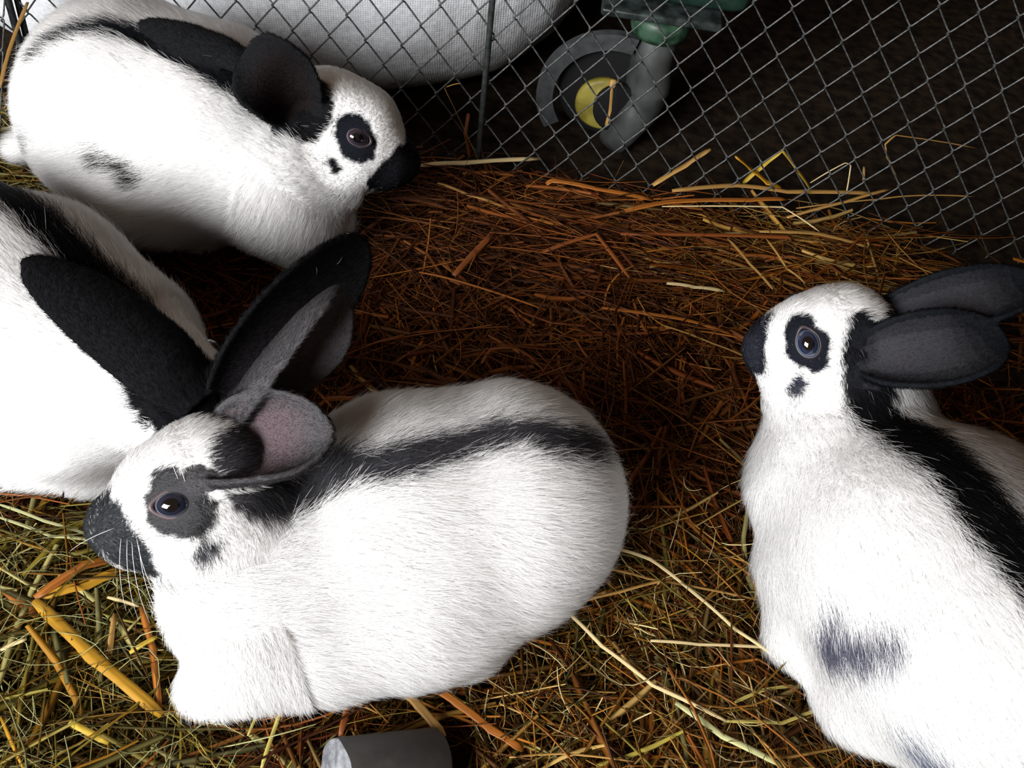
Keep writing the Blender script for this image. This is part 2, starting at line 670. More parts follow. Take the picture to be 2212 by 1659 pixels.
    rn = w0[:, None] * nrm[tri[ti, 0]] + w1[:, None] * nrm[tri[ti, 1]] + w2[:, None] * nrm[tri[ti, 2]]
    rn /= np.linalg.norm(rn, axis=1)[:, None] + 1e-9
    keep = np.ones(N, bool)
    for (p0, r, n0, pos) in eyes:
        keep &= np.linalg.norm(root - p0, axis=1) > r * 0.98
    keep &= root[:, 2] > 0.004
    root, rn = root[keep], rn[keep]
    N = len(root)
    fc, wh, inn, td, uu = colour(root, rn, False)
    # comb direction
    best = np.full(N, 9.0); comb = np.zeros((N, 3)); ln = np.zeros(N)
    lens = spec['lens']
    for i in range(len(spine) - 1):
        p0, p1 = spine[i], spine[i + 1]
        ab = p1[:3] - p0[:3]
        t = np.clip(((root - p0[:3]) @ ab) / (ab @ ab), 0, 1)
        d = np.linalg.norm(root - p0[:3] - t[:, None] * ab, axis=1) - (p0[3] + t * (p1[3] - p0[3]))
        m = d < best
        best[m] = d[m]
        comb[m] = ab / np.linalg.norm(ab)
        ln[m] = (lens[i] + t * (lens[i + 1] - lens[i]))[m]
    comb = comb + np.array([0, 0, -0.35])
    low = np.clip((0.05 - root[:, 2]) / 0.05, 0, 1)
    ln = ln * (1 - 0.35 * low)
    me_ = wh >= 0
    comb[me_] = td[me_]
    ln[me_] = np.where(inn[me_], 0.0016, 0.0034 + 0.008 * np.clip(0.22 - uu[me_], 0, 0.22) / 0.22)
    for (p0, r, n0, pos) in eyes:
        dd = np.linalg.norm(root - p0, axis=1)
        nearf = np.clip((dd - r) / (r * 1.6), 0.22, 1)
        ln = np.where(dd < 2.6 * r, np.minimum(ln, 0.008) * nearf, ln)
        ln = np.where(dd < .055, np.minimum(ln, .0045 + .0035 * np.clip((dd - .03) / .025, 0, 1)), ln)
    # clumped wind-swept variation
    tw = np.stack([vnoise(root, 60, 11), vnoise(root, 60, 12), vnoise(root, 60, 13)], 1) * 0.28
    tw += np.stack([vnoise(root, 240, 14), vnoise(root, 240, 15), vnoise(root, 240, 16)], 1) * 0.16
    comb = comb + tw + RNG.normal(size=(N, 3)) * 0.22
    comb -= (comb * rn).sum(1)[:, None] * rn
    comb /= np.linalg.norm(comb, axis=1)[:, None] + 1e-6
    ln = ln * (0.75 + 0.5 * RNG.random(N)) * np.where(RNG.random(N) < 0.04, 1.35, 1.0)
    lift = spec.get('lift', 0.64)
    npt = 4
    pos = np.zeros((N, npt, 3))
    for k in range(npt):
        s = k / (npt - 1)
        pos[:, k] = root + ln[:, None] * (rn * (lift * s - 0.22 * s * s) + comb * (0.45 * s + 0.5 * s * s)) 
    pos[:, :, 2] = np.maximum(pos[:, :, 2], 0.001)
    hc = bpy.data.hair_curves.new('fur')
    hc.add_curves([npt] * N)
    hc.attributes['position'].data.foreach_set('vector', (pos - base).astype(np.float32).ravel())
    rad = hc.attributes.get('radius') or hc.attributes.new('radius', 'FLOAT', 'POINT')
    wr = spec.get('hair_w', 0.00011)
    rad.data.foreach_set('value', np.tile(np.array([1.0, 0.9, 0.65, 0.2], np.float32) * wr, N))
    vv = fc * (0.93 + 0.14 * RNG.random((N, 1)))
    # a few pale guard hairs stray over the dark marks
    stray = (RNG.random(N) < spec.get('stray', 0.012)) & (wh < 0) & (fc[:, 0] < 0.3)
    vv[stray] = vv[stray] * 0.5 + 0.22
    ca = hc.attributes.new('col', 'FLOAT_COLOR', 'CURVE')
    ca.data.foreach_set('color', np.hstack([np.clip(vv, 0, 0.93), np.ones((N, 1))]).astype(np.float32).ravel())
    na = hc.attributes.new('nrm', 'FLOAT_VECTOR', 'CURVE')
    nn = rn * 0.92 + RNG.normal(size=(N, 3)) * 0.08
    nn /= np.linalg.norm(nn, axis=1)[:, None]
    na.data.foreach_set('vector', nn.astype(np.float32).ravel())
    hc.materials.append(M_FUR)
    fo = bpy.data.objects.new('fur', hc)
    col.objects.link(fo)
    fo.parent = rab
    fo['kind'] = 'stuff'
    # whiskers
    for (px, py, dx, dy, lcm) in spec.get('whiskers', []):
        h = hit(px, py)
        if not h[0]: continue
        p0, n0 = np.array(h[0]), np.array(h[1])
        d = CX * dx - CY * dy; d /= np.linalg.norm(d)
        pts = [p0 + d * lcm * .01 * s + n0 * lcm * .01 * (0.45 * s - 0.35 * s * s) + np.array([0, 0, -.008 * s * s]) for s in np.linspace(0, 1, 7)]
        v_, f_ = tube(pts, np.linspace(0.00022, 0.00008, 7), 5)
        mesh_obj('whisker', v_ - base, f_, M_WHISK, rab)
    BODIES.append(np.vstack([np.array(cx) for cx, kk in chains]))
    return rab


GREY = (0.050, 0.048, 0.054)
BLK = (0.0058, 0.0057, 0.0066)
LID_A = flat_mat('eyelid_pink_grey', (0.09, 0.062, 0.064), 0.35)
LID_K = flat_mat('eyelid_black', (0.03, 0.022, 0.024), 0.35)

A = dict(
    spine=[(250, 1132, .122, 60), (295, 1135, .130, 80), (375, 1070, .148, 108), (455, 1030, .155, 118), (520, 1130, .118, 150), (565, 1250, .078, 190), (870, 1120, .088, 240), (1082, 1090, .092, 248)],
    i_head=3, i_chest=5, far=-1,
    lens=[.0025, .003, .005, .007, .012, .016, .016, .017],
    white=(0.84, 0.83, 0.82), strands=240000, stray=.03,
    ears=[dict(c=[(500, 885, .172), (555, 805, .205), (640, 710, .235), (738, 622, .255)], hw=112, face=(.90, -.50, .30), cup=(1.6, 1.15), inner=(.082, .060, .066), outer=(.056, .053, .056), kw=dict(base=.42, wmax=.66)),
          dict(c=[(528, 990, .148), (562, 962, .176), (635, 942, .200), (722, 940, .212)], hw=104, face=(-.45, .12, 1.0), cup=(2.3, 1.05), inner=(.082, .060, .066), outer=(.056, .053, .056), kw=dict(base=.5, wmax=.55, skew=.22))],
    eye=dict(px=(372, 1090), r=(38, 29), tang=(-1, -.12), look=.35, sink=.30, iris=(.010, .0125, .024), sclera=(.08, .085, .11), lid=LID_A),
    limbs=[[(560, 1400, .04, 90), (470, 1478, .016, 46), (432, 1492, .012, 36)],
           [(980, 1330, .045, 110), (1000, 1380, .022, 58), (880, 1420, .014, 40)]],
    extra=[[(425, 1150, .135, 90)], [(560, 1400, .045, 100), (700, 1390, .045, 105), (840, 1360, .050, 110)], [(700, 1280, .062, 165), (900, 1245, .068, 190), (1060, 1210, .075, 150)]],
    marks=[dict(p=[(228, 1080, 26), (232, 1140, 58), (285, 1195, 52), (318, 1228, 30)], c=(.030, .032, .035)), dict(p=[('nose', 0, 34)], c=(.030, .032, .035)), dict(p=[(212, 1165, 26), (258, 1208, 34), (305, 1232, 26)], c=(.030, .032, .035)),
           dict(p=[(362, 1050, 44), (372, 1095, 66), (400, 1105, 62), (468, 1086, 6)], c=(.042, .041, .043), s=.0018),
           dict(p=[(440, 1198, 22), (450, 1185, 22)], c=(.065, .065, .072), s=.0035),
           dict(p=[(500, 890, 44), (512, 980, 60), (555, 1055, 60), (640, 1072, 48), (700, 1040, 48)], c=GREY),
           dict(p=[(700, 1030, 48), (800, 1012, 42), (900, 985, 40), (1050, 948, 34), (1150, 950, 40), (1250, 965, 42), (1320, 990, 32)], c=GREY, s=.004)],
    whiskers=[(262, 1160, .1, 1, 4.4), (275, 1165, .18, 1, 4.8), (285, 1170, .28, 1, 5.0), (300, 1178, .36, 1, 4.6), (295, 1160, .45, 1, 4.4), (250, 1140, -1, .35, 3.2), (400, 1040, -.25, -1, 3.0), (385, 1035, -.3, -1, 2.6)],
)
B = dict(
    spine=[(868, 350, .100, 36), (835, 345, .106, 55), (775, 275, .138, 80), (708, 248, .150, 84), (655, 300, .118, 118), (598, 372, .090, 158), (450, 290, .105, 212), (288, 240, .110, 226)],
    i_head=3, i_chest=5, far=1,
    lens=[.0025, .003, .005, .0065, .012, .016, .016, .017],
    white=(0.84, 0.83, 0.82), strands=170000,
    ears=[dict(c=[(645, 232, .172), (612, 190, .200), (565, 155, .222), (518, 128, .230)], hw=84, face=(-.15, .1, 1.0), cup=(1.35, .7), inner=(.010, .007, .007), outer=(.0075, .0078, .0088), kw=dict(base=.55, wmax=.6)),
          dict(c=[(575, 178, .200), (490, 140, .0, .016), (400, 105, .0, .014), (300, 72, .0, .012)], hw=35, face=(.1, -.3, -1.0), cup=(1.0, .5), inner=(.010, .007, .007), outer=(.0075, .0078, .0088), kw=dict(base=.6, wmax=.6))],
    eye=dict(px=(772, 297), r=(26, 20), tang=(.9, -.35), look=.3, sink=.3, iris=(.018, .014, .02), sclera=(.10, .07, .08), lid=LID_K),
    limbs=[[(640, 470, .05, 70), (660, 535, .016, 38), (712, 548, .012, 28)], [(330, 420, .07, 110), (330, 480, .02, 50), (440, 505, .014, 30)]],
    tail=[(75, 310, .06, 30), (45, 318, .045, 26)],
    extra=[[(742, 355, .112, 70)]],
    marks=[dict(p=[(85, 125, 12), (110, 100, 14), (160, 75, 18), (220, 62, 20), (300, 78, 24), (400, 122, 26), (500, 175, 34), (560, 200, 40)], c=(.010, .012, .015), s=.003),
           dict(p=[(585, 195, 45), (630, 220, 58), (665, 215, 58), (690, 250, 30), (665, 275, 34)], c=BLK),
           dict(p=[(590, 250, 14), (620, 285, 10)], c=BLK), dict(p=[(545, 252, 9)], c=(.03, .03, .03)), dict(p=[(607, 308, 7)], c=BLK),
           dict(p=[(762, 285, 42), (775, 310, 42), (800, 335, 12)], c=(.008, .009, .013), s=.0018),
           dict(p=[(716, 348, 10), (726, 364, 13)], c=BLK, s=.0018),
           dict(p=[(815, 392, 26), (850, 370, 36), (872, 340, 30)], c=(.007, .007, .009), s=.0015), dict(p=[('nose', 0, 34)], c=(.007, .007, .009)), dict(p=[(815, 410, 16), (850, 412, 22)], c=(.007, .007, .009)),
           dict(p=[(215, 328, 14), (230, 350, 16)], c=(.02, .018, .012), s=.004), dict(p=[(270, 358, 18), (292, 380, 22)], c=(.008, .008, .008), s=.004),
           dict(p=[(66, 285, 9), (72, 350, 10)], c=(.03, .035, .05), s=.003)],
)
C = dict(
    spine=[(535, 905, .080, 40), (510, 905, .088, 58), (465, 895, .110, 84), (425, 888, .125, 96), (345, 835, .112, 128), (235, 790, .092, 200), (60, 690, .100, 240), (-120, 600, .095, 218)],
    i_head=3, i_chest=5, far=1,
    lens=[.0025, .003, .005, .0065, .012, .016, .017, .017],
    white=(0.84, 0.83, 0.82), strands=170000,
    ears=[dict(c=[(440, 865, .165), (340, 785, .0, .020), (200, 680, .0, .018), (50, 575, .0, .012)], hw=88, face=(.1, -.5, -1.0), cup=(.9, .45), inner=(.008, .007, .008), outer=(.0055, .0056, .0065), kw=dict(base=.6, wmax=.38)),
          dict(c=[(490, 855, .158), (560, 760, .185), (660, 650, .200), (795, 520, .205)], hw=98, face=(.35, -.30, .9), cup=(.9, .6), inner=(.008, .007, .008), outer=(.0055, .0056, .0065), kw=dict(base=.6, wmax=.55))],
    eye=dict(r=(30, 24), sink=.3, iris=(.018, .014, .02), sclera=(.08, .06, .07), lid=LID_K),
    limbs=[[(150, 950, .05, 85), (200, 1010, .018, 45), (250, 1020, .014, 32)], [(-120, 900, .06, 90), (-60, 1010, .018, 45), (90, 1025, .014, 28)]],
    marks=[dict(p=[(-120, 330, 50), (0, 415, 42), (60, 460, 46), (130, 520, 48), (200, 590, 52), (300, 690, 60), (380, 790, 60)], c=BLK, s=.004),
           dict(p=[(300, 850, 34), (340, 820, 80), (400, 850, 110), (460, 870, 110)], c=BLK), dict(p=[(312, 905, 22)], c=BLK),
           dict(p=[(500, 905, 90), (540, 905, 60)], c=BLK)],
)
D = dict(
    spine=[(1650, 752, .150, 36), (1672, 755, .152, 52), (1738, 745, .165, 92), (1812, 735, .170, 104), (1838, 880, .125, 140), (1842, 1035, .092, 200), (1960, 1195, .100, 258), (2130, 1390, .105, 298)],
    i_head=3, i_chest=5, far=-1,
    lens=[.0025, .003, .005, .007, .012, .016, .017, .017],
    white=(0.84, 0.83, 0.82), strands=220000,
    ears=[dict(c=[(1868, 775, .185), (1950, 770, .200), (2060, 755, .210), (2172, 722, .212)], hw=86, face=(-.1, .25, 1.0), cup=(1.45, .6), inner=(.030, .029, .033), outer=(.0072, .008, .010), kw=dict(base=.5, wmax=.55)),
          dict(c=[(1915, 690, .185), (2010, 672, .205), (2130, 645, .215), (2250, 610, .215)], hw=70, face=(-.1, .35, 1.0), cup=(1.4, .8), inner=(.030, .029, .033), outer=(.0072, .008, .010), kw=dict(base=.5, wmax=.55))],
    eye=dict(px=(1746, 742), r=(31, 25), tang=(-.35, 1), look=.4, sink=.3, iris=(.012, .016, .034), sclera=(.06, .08, .13), lid=LID_K),
    extra=[[(1742, 828, .135, 82)], [(2060, 1170, .09, 225)]],
    limbs=[[(1760, 1250, .05, 110), (1720, 1370, .02, 48), (1712, 1330, .014, 34)], [(1930, 1420, .06, 170), (1870, 1500, .03, 90), (1800, 1440, .018, 44)]],
    marks=[dict(p=[(1862, 820, 40), (1875, 880, 48), (1960, 940, 62), (2050, 1010, 62), (2130, 1115, 66), (2212, 1225, 60), (2300, 1345, 55)], c=BLK, s=.0035),
           dict(p=[(1862, 700, 30), (1858, 760, 40), (1880, 830, 56), (1930, 700, 40)], c=(.008, .008, .010)),
           dict(p=[(1728, 712, 38), (1742, 745, 50), (1760, 775, 30), (1778, 782, 14)], c=(.008, .009, .013), s=.0018),
           dict(p=[(1712, 845, 18), (1726, 828, 20)], c=(.03, .032, .042), s=.0025),
           dict(p=[(1658, 690, 18), (1630, 740, 36), (1638, 785, 24)], c=(.016, .017, .024), s=.0015), dict(p=[('nose', 0, 32)], c=(.016, .017, .024), s=.0015),
           dict(p=[(1806, 1325, 22), (1790, 1385, 38), (1845, 1385, 40)], c=(.10, .10, .14), s=.007), dict(p=[(1880, 1380, 26), (1925, 1385, 26)], c=(.10, .10, .14), s=.007),
           dict(p=[(1940, 1650, 40), (2020, 1650, 40)], c=(.16, .18, .24), s=.010)],
)
make_rabbit('white rabbit with dark grey ears, eye patch and back stripe beside the grey pipe', A)
make_rabbit('white rabbit with black eye patch and flank spots crouching along the wire fence', B)
make_rabbit('white rabbit with long black ears and black nape, face hidden behind the grey-eared rabbit', C)
make_rabbit('white rabbit with black ears and smudged grey flank patch, alone on the tan straw', D)


# ------------------------------------------------------------------ chain-link fence
def wire_mat():
    return noise_mat('galvanised_wire', (0.03, 0.033, 0.033), (0.10, 0.103, 0.10), scale=300, rough=0.5, metal=0.35, spec=0.4)


M_WIRE = wire_mat()
M_ROD = noise_mat('dark_iron_rod', (0.010, 0.013, 0.012), (0.035, 0.04, 0.038), scale=120, rough=0.6, metal=0.3)
FY = 1.05
CELL_W, CELL_H, FENCE_H = 0.0405, 0.0550, 0.56


def wire_mesh(phase):
    pts = []
    n = int(FENCE_H / (CELL_H / 2))
    for i in range(n + 1):
        z = i * CELL_H / 2
        s = 1 if (i + phase) % 2 else -1
        x = s * CELL_W / 4 * 1.06
        for dz, k in ((-0.14, .80), (-0.05, .99), (0.05, .99), (0.14, .80)):
            up = s * (1 if dz > 0 else -1)
            pts.append((x * k if abs(k) > .9 else x * .74, up * 0.0021 * (1 if k < .9 else .5), z + dz * CELL_H * .5))
    pts = np.array(pts)
    v, f = tube(pts, 0.00105, 5, True)
    me = bpy.data.meshes.new('wire')
    me.from_pydata([tuple(q) for q in v], [], f)
    me.polygons.foreach_set('use_smooth', [True] * len(me.polygons))
    me.materials.append(M_WIRE)
    return me


WM = [wire_mesh(0), wire_mesh(1)]


def fence(name, origin, direction, count, label, sway=0.0):
    root = empty(name, (origin[0], origin[1], GZ))
    ang = math.atan2(direction[1], direction[0])
    root.rotation_euler = (0, 0, ang)
    for i in range(count):
        o = bpy.data.objects.new('wire', WM[i % 2])
        o.location = ((i + .5) * CELL_W / 2, sway * math.sin(i * .35) * .5, 0.004)
        col.objects.link(o)
        o.parent = root
    return tag(root, label, 'fence', 'wire mesh sides of the pen')


fb = fence('chain_link_fence', (-0.622, FY), (1, 0), 70, 'rusty grey chain-link fence running behind the rabbits', 0.004)
fs = fence('chain_link_fence', (-0.622, FY), (0, -1), 22, 'short run of chain-link fence beside the spotted rabbit\'s tail', 0.003)


def rod(parent, px0, r, z1=0.55, y=FY, lean=0.0):
    b = PY(px0[0], px0[1], y)
    root = parent.matrix_basis.inverted()
    pts = [(b[0] + lean * z, y, z) for z in np.linspace(GZ, z1, 8)]
    pts = np.array([root @ Vector(p) for p in pts])
    v_, f_ = tube(pts, r, 8)
    mesh_obj('support_rod', v_, f_, M_ROD, parent)


rod(fb, (1050, 150), 0.0034, y=FY - .005)
rod(fb, (42, 90), 0.0042, y=FY - .006)
rod(fb, (57, 90), 0.0038, y=FY + .004, lean=.02)


# ------------------------------------------------------------------ woven sacks
def sack_mat():
    m, nt, b = new_mat('woven_plastic')
    tc = nt.nodes.new('ShaderNodeTexCoord')
    nz = nt.nodes.new('ShaderNodeTexNoise'); nz.inputs['Scale'].default_value = 160; nz.inputs['Detail'].default_value = 3
    nz2 = nt.nodes.new('ShaderNodeTexNoise'); nz2.inputs['Scale'].default_value = 9; nz2.inputs['Detail'].default_value = 6
    wv = nt.nodes.new('ShaderNodeTexWave'); wv.inputs['Scale'].default_value = 110; wv.bands_direction = 'Z'; wv.inputs['Distortion'].default_value = 1.5
    wv2 = nt.nodes.new('ShaderNodeTexWave'); wv2.inputs['Scale'].default_value = 110; wv2.bands_direction = 'X'; wv2.inputs['Distortion'].default_value = 1.5
    for n in (nz, nz2, wv, wv2):
        nt.links.new(tc.outputs['Object'], n.inputs['Vector'])
    cr = nt.nodes.new('ShaderNodeValToRGB')
    cr.color_ramp.elements[0].position = 0.3; cr.color_ramp.elements[0].color = (0.76, 0.77, 0.79, 1)
    cr.color_ramp.elements[1].position = 0.7; cr.color_ramp.elements[1].color = (0.84, 0.86, 0.90, 1)
    nt.links.new(nz2.outputs['Fac'], cr.inputs['Fac'])
    mx = nt.nodes.new('ShaderNodeMix'); mx.data_type = 'RGBA'; mx.blend_type = 'MULTIPLY'
    mx.inputs['Factor'].default_value = 0.5
    nt.links.new(cr.outputs['Color'], mx.inputs[6])
    nt.links.new(nz.outputs['Fac'], mx.inputs[7])
    nt.links.new(mx.outputs[2], b.inputs['Base Color'])
    ad = nt.nodes.new('ShaderNodeMath'); ad.operation = 'ADD'
    nt.links.new(wv.outputs['Fac'], ad.inputs[0]); nt.links.new(wv2.outputs['Fac'], ad.inputs[1])
    bp = nt.nodes.new('ShaderNodeBump'); bp.inputs['Strength'].default_value = 0.7; bp.inputs['Distance'].default_value = 0.002
    nzc = nt.nodes.new('ShaderNodeTexNoise'); nzc.inputs['Scale'].default_value = 75; nzc.inputs['Detail'].default_value = 4
    nt.links.new(tc.outputs['Object'], nzc.inputs['Vector'])
    ad2 = nt.nodes.new('ShaderNodeMath'); ad2.operation = 'MULTIPLY_ADD'; ad2.inputs[1].default_value = 0.12
    nt.links.new(ad.outputs[0], ad2.inputs[0]); nt.links.new(nzc.outputs['Fac'], ad2.inputs[2])
    nt.links.new(ad2.outputs[0], bp.inputs['Height'])
    nt.links.new(bp.outputs['Normal'], b.inputs['Normal'])
    b.inputs['Roughness'].default_value = 0.42
    b.inputs['Specular IOR Level'].default_value = 0.5
    return m


M_SACK = sack_mat()


def sack(name, cx, cy, a, b_, h, label, seed):
    nth, nz_ = 120, 60
    zs = np.concatenate([[0], h * np.linspace(0.004, 1, nz_)])
    V = []
    for z in zs:
        t = z / h
        pr = 0.78 + 0.22 * (1 - math.exp(-z / 0.055))
        if t > .75: pr *= math.sqrt(max(0.0, 1 - ((t - .75) / .25) ** 2)) * .8 + .2
        for k in range(nth):
            g = 2 * math.pi * k / nth
            c, s = math.cos(g), math.sin(g)
            V.append((a * pr * math.copysign(abs(c) ** .75, c), b_ * pr * math.copysign(abs(s) ** .75, s), z))
    V = np.array(V)
    dirn = V * np.array([1, 1, 0]); dirn /= np.linalg.norm(dirn, axis=1)[:, None] + 1e-9
    wr = vnoise(V * np.array([1, 1, .6]), 22, seed) * .010 + np.abs(vnoise(V * np.array([1, 1, .5]), 60, seed + 1)) * .006 + vnoise(V, 140, seed + 2) * .0018
    fade = np.clip(V[:, 2] / .02, 0, 1)
    V = V + dirn * (wr * fade)[:, None]
    F = []
    for i in range(len(zs) - 1):
        for k in range(nth):
            k2 = (k + 1) % nth
            F.append((i * nth + k, i * nth + k2, (i + 1) * nth + k2, (i + 1) * nth + k))
    F.append(tuple(range(nth - 1, -1, -1)))
    F.append(tuple((len(zs) - 1) * nth + k for k in range(nth)))
    root = empty(name, (cx, cy, GZ))
    mesh_obj('sack_body', V, F, M_SACK, root)
    # gathered neck tied off at the top
    prof = [(a * .28, h - .02), (a * .16, h + .02), (a * .13, h + .04), (a * .17, h + .06), (a * .26, h + .10)]
    v, f = lathe(prof, 24)
    v[:, :2] *= (1 + .18 * np.sin(np.arctan2(v[:, 1], v[:, 0]) * 9))[:, None]
    mesh_obj('tied_neck', v, f, M_SACK, root)
    return tag(root, label, 'sack')


sack('woven_sack', -0.462, 1.45, 0.497, 0.335, 0.62, 'big white woven plastic sack standing against the fence', 21)

# ------------------------------------------------------------------ machine behind the fence
M_GREEN = noise_mat('green_enamel', (0.004, 0.014, 0.010), (0.016, 0.040, 0.030), scale=40, rough=0.35, spec=0.5)
M_PIPE = noise_mat('worn_grey_metal', (0.012, 0.013, 0.012), (0.085, 0.09, 0.087), scale=22, rough=0.5, metal=0.3, lo=.3, hi=.7)
M_HOOP = noise_mat('dull_grey_paint', (0.022, 0.024, 0.025), (0.045, 0.048, 0.05), scale=60, rough=0.6)
M_YELL = noise_mat('yellow_paint', (0.14, 0.11, 0.015), (0.26, 0.22, 0.04), scale=50, rough=0.5)
M_RUB = flat_mat('black_rubber', (0.008, 0.008, 0.008), 0.9, 0, .08)
mac = empty('garden_machine', (0.09, 1.2, GZ))
MB = np.array([0.09, 1.2, GZ])


def mpart(name, geo, mat, parent=mac, smooth=True):
    return mesh_obj(name, np.asarray(geo[0]) - MB, geo[1], mat, parent, smooth)


def rounded_box(x0, x1, y0, y1, z0, z1, r=.012):
    bm = bmesh.new()
    vv, ff = box_geo(x0, x1, y0, y1, z0, z1)
    vs = [bm.verts.new(q) for q in vv]
    for q in ff: bm.faces.new([vs[i] for i in q])
    bmesh.ops.bevel(bm, geom=list(bm.edges), offset=r, segments=3, profile=.5, affect='EDGES')
    bm.verts.index_update()
    out = (np.array([q.co[:] for q in bm.verts]), [tuple(w.index for w in q.verts) for q in bm.faces])
    bm.free()
    return out


mpart('housing', rounded_box(.046, .21, 1.165, 1.34, .168, .42, .02), M_GREEN)
mpart('rim', rounded_box(.038, .180, 1.15, 1.352, .155, .166, .004), noise_mat('worn_green_edge', (.012, .016, .015), (.05, .065, .062), scale=70, rough=.3, metal=.4))
cv, cf = lathe([(.034, .128), (.036, .135), (.036, .150), (.030, .156)], 28)
mpart('collar', (cv + np.array([.112, 1.185, 0]), cf), noise_mat('green_collar', (.006, .022, .010), (.035, .075, .045), scale=80, rough=.4))
pp = catmull([(.112, 1.185, .135), (.110, 1.178, .09), (.112, 1.172, .045), (.098, 1.168, .012), (.082, 1.165, -.024)], 24)
v, f = tube(pp, np.interp(np.linspace(0, 1, 24), [0, .4, .7, 1], [.025, .028, .026, .02]), 20)
mpart('bent_pipe', (v, f), M_PIPE)


def ring_band(c, R, w, th, a0, a1, n=40):
    V, F = [], []
    for i, a in enumerate(np.linspace(a0, a1, n)):
        for rr, yy in ((R, -w / 2), (R, w / 2), (R - th, w / 2), (R - th, -w / 2)):
            V.append((c[0] + rr * math.cos(a), c[1] + yy, c[2] + rr * math.sin(a)))
    for i in range(n - 1):
        for k in range(4):
            F.append((i * 4 + k, (i + 1) * 4 + k, (i + 1) * 4 + (k + 1) % 4, i * 4 + (k + 1) % 4))
    F.append((0, 1, 2, 3)); F.append(tuple((n - 1) * 4 + k for k in (3, 2, 1, 0)))
    return np.array(V), F


WC = np.array([.066, 1.165, .040])
mpart('hoop_guard', ring_band(WC, .090, .012, .021, math.radians(75), math.radians(215)), M_HOOP, smooth=False)


def disc(c, R, w, n=36):
    v, f = lathe([(R * .9, -w / 2), (R, -w * .3), (R, w * .3), (R * .9, w / 2)], n)
    v = np.stack([v[:, 0], v[:, 2], v[:, 1]], 1)
    return v + c, [tuple(reversed(q)) for q in f]


wh = mpart('wheel', disc(WC + np.array([0, .022, 0]), .064, .022), M_RUB)
mpart('hub', disc(WC + np.array([-.004, .006, -.012]), .036, .012), M_YELL, wh)
mpart('hub_cap', disc(WC + np.array([.017, -.004, -.010]), .034, .012), M_RUB, wh)
tag(mac, 'dark green machine with grey bent pipe, hoop guard and yellow wheel hub behind the fence', 'machine')

# ------------------------------------------------------------------ grey pipe offcut in the foreground
pc = P(722, 1676, .034)
vd = (pc - CO) / np.linalg.norm(pc - CO)
ax_ = CX * .80 + CY * .10 + vd * .52
ax_ /= np.linalg.norm(ax_)
sd = np.cross(ax_, [0, 0, 1.0]); sd /= np.linalg.norm(sd)
up_ = np.cross(sd, ax_)
prof = [(.0, 0.0), (.0236, 0.0), (.0250, .0012), (.0256, .004), (.0256, .080), (.024, .082)]
V, F = [], []
NS = 48
for r, l in prof:
    for k in range(NS):
        a = 2 * math.pi * k / NS
        jag = .0007 * math.sin(5 * a + 1) * (1 if l < .002 else 0)
        V.append(pc + ax_ * (l + jag) + (sd * math.cos(a) + up_ * math.sin(a)) * max(r, .0005))
for i in range(len(prof) - 1):
    for k in range(NS):
        k2 = (k + 1) % NS
        F.append((i * NS + k, i * NS + k2, (i + 1) * NS + k2, (i + 1) * NS + k))
F.append(tuple((len(prof) - 1) * NS + k for k in range(NS)))
V = np.array(V)
M_PVC = noise_mat('grey_plastic', (.036, .034, .032), (.052, .049, .046), scale=90, rough=.55)
M_CUT = noise_mat('sawn_pale_grey', (.10, .105, .115), (.22, .225, .24), scale=120, rough=.8, bump=.4)
pipe = empty('pipe_offcut', (pc[0], pc[1], GZ))
pb = np.array([pc[0], pc[1], GZ])
mesh_obj('barrel', V[2 * NS:] - pb, [tuple(i - 2 * NS for i in q) for q in F[2 * NS:]], M_PVC, pipe)
mesh_obj('sawn_end', V[:3 * NS] - pb, F[:2 * NS], M_CUT, pipe)
tag(pipe, 'short grey plastic pipe offcut with sawn end lying in the straw', 'pipe')
BODIES.append(np.array([list(pc + ax_ * l) + [.027] for l in (.0, .02, .04, .06, .08)]))

# ------------------------------------------------------------------ straw
SPH = []
for b_ in BODIES:
    SPH.append(b_)
    SPH.append(np.column_stack([(b_[:-1, :3] + b_[1:, :3]) / 2, np.minimum(b_[:-1, 3], b_[1:, 3])]) if len(b_) > 1 else b_)
SPH = np.vstack(SPH)


def in_body(p, grow=.004):
    out = np.zeros(len(p), bool)
    for s in SPH:
        out |= ((p - s[:3]) ** 2).sum(1) < (s[3] + grow) ** 2
    return out


RUST = [(.27, .075, .012), (.20, .048, .008), (.36, .110, .017), (.16, .036, .006), (.46, .165, .028), (.32, .095, .020)]  # redder, darker tones that hold part of the middle's shade
TAN = [(.44, .190, .028), (.33, .110, .011), (.56, .290, .055), (.25, .068, .008), (.68, .43, .13), (.40, .135, .014)]
OLIVE = [(.30, .22, .026), (.24, .125, .012), (.40, .32, .055), (.38, .17, .010), (.52, .45, .16), (.15, .08, .010)]
PAL = np.array([RUST, TAN, OLIVE])


def zone_colour(c):
    """which straw lies where: fresh hay front left, tan chaff front right, redder litter in the middle, its tone partly painted shade"""
    n = len(c)
    x, y = c[:, 0], c[:, 1]
    j = vnoise(c, 9, 40) * .05 + RNG.normal(size=n) * .05
    wo = np.clip((-.10 - x + j) / .14, 0, 1) * np.clip((.60 - y + j) / .12, 0, 1)
    wt = np.clip((.66 + .35 * np.clip(x, 0, .3) - y + j) / .22, 0, 1) * np.clip((x + .16 + j) / .12, 0, 1)
    wt = np.maximum(wt, np.clip((x - .10 + j) / .12, 0, 1) * np.clip((y - .84 + j) / .08, 0, .8))
    wo = np.maximum(wo, .35 * wt * (y < .55))
    wl = ((x < -.5) & (y > .8)).astype(float) * .9
    z = np.zeros(n, int)
    z[RNG.random(n) < wt] = 1
    z[RNG.random(n) < np.maximum(wo, wl)] = 2
    return PAL[z, RNG.integers(0, 6, n)] * (0.10 + .58 * RNG.random((n, 1)) ** 1.5)


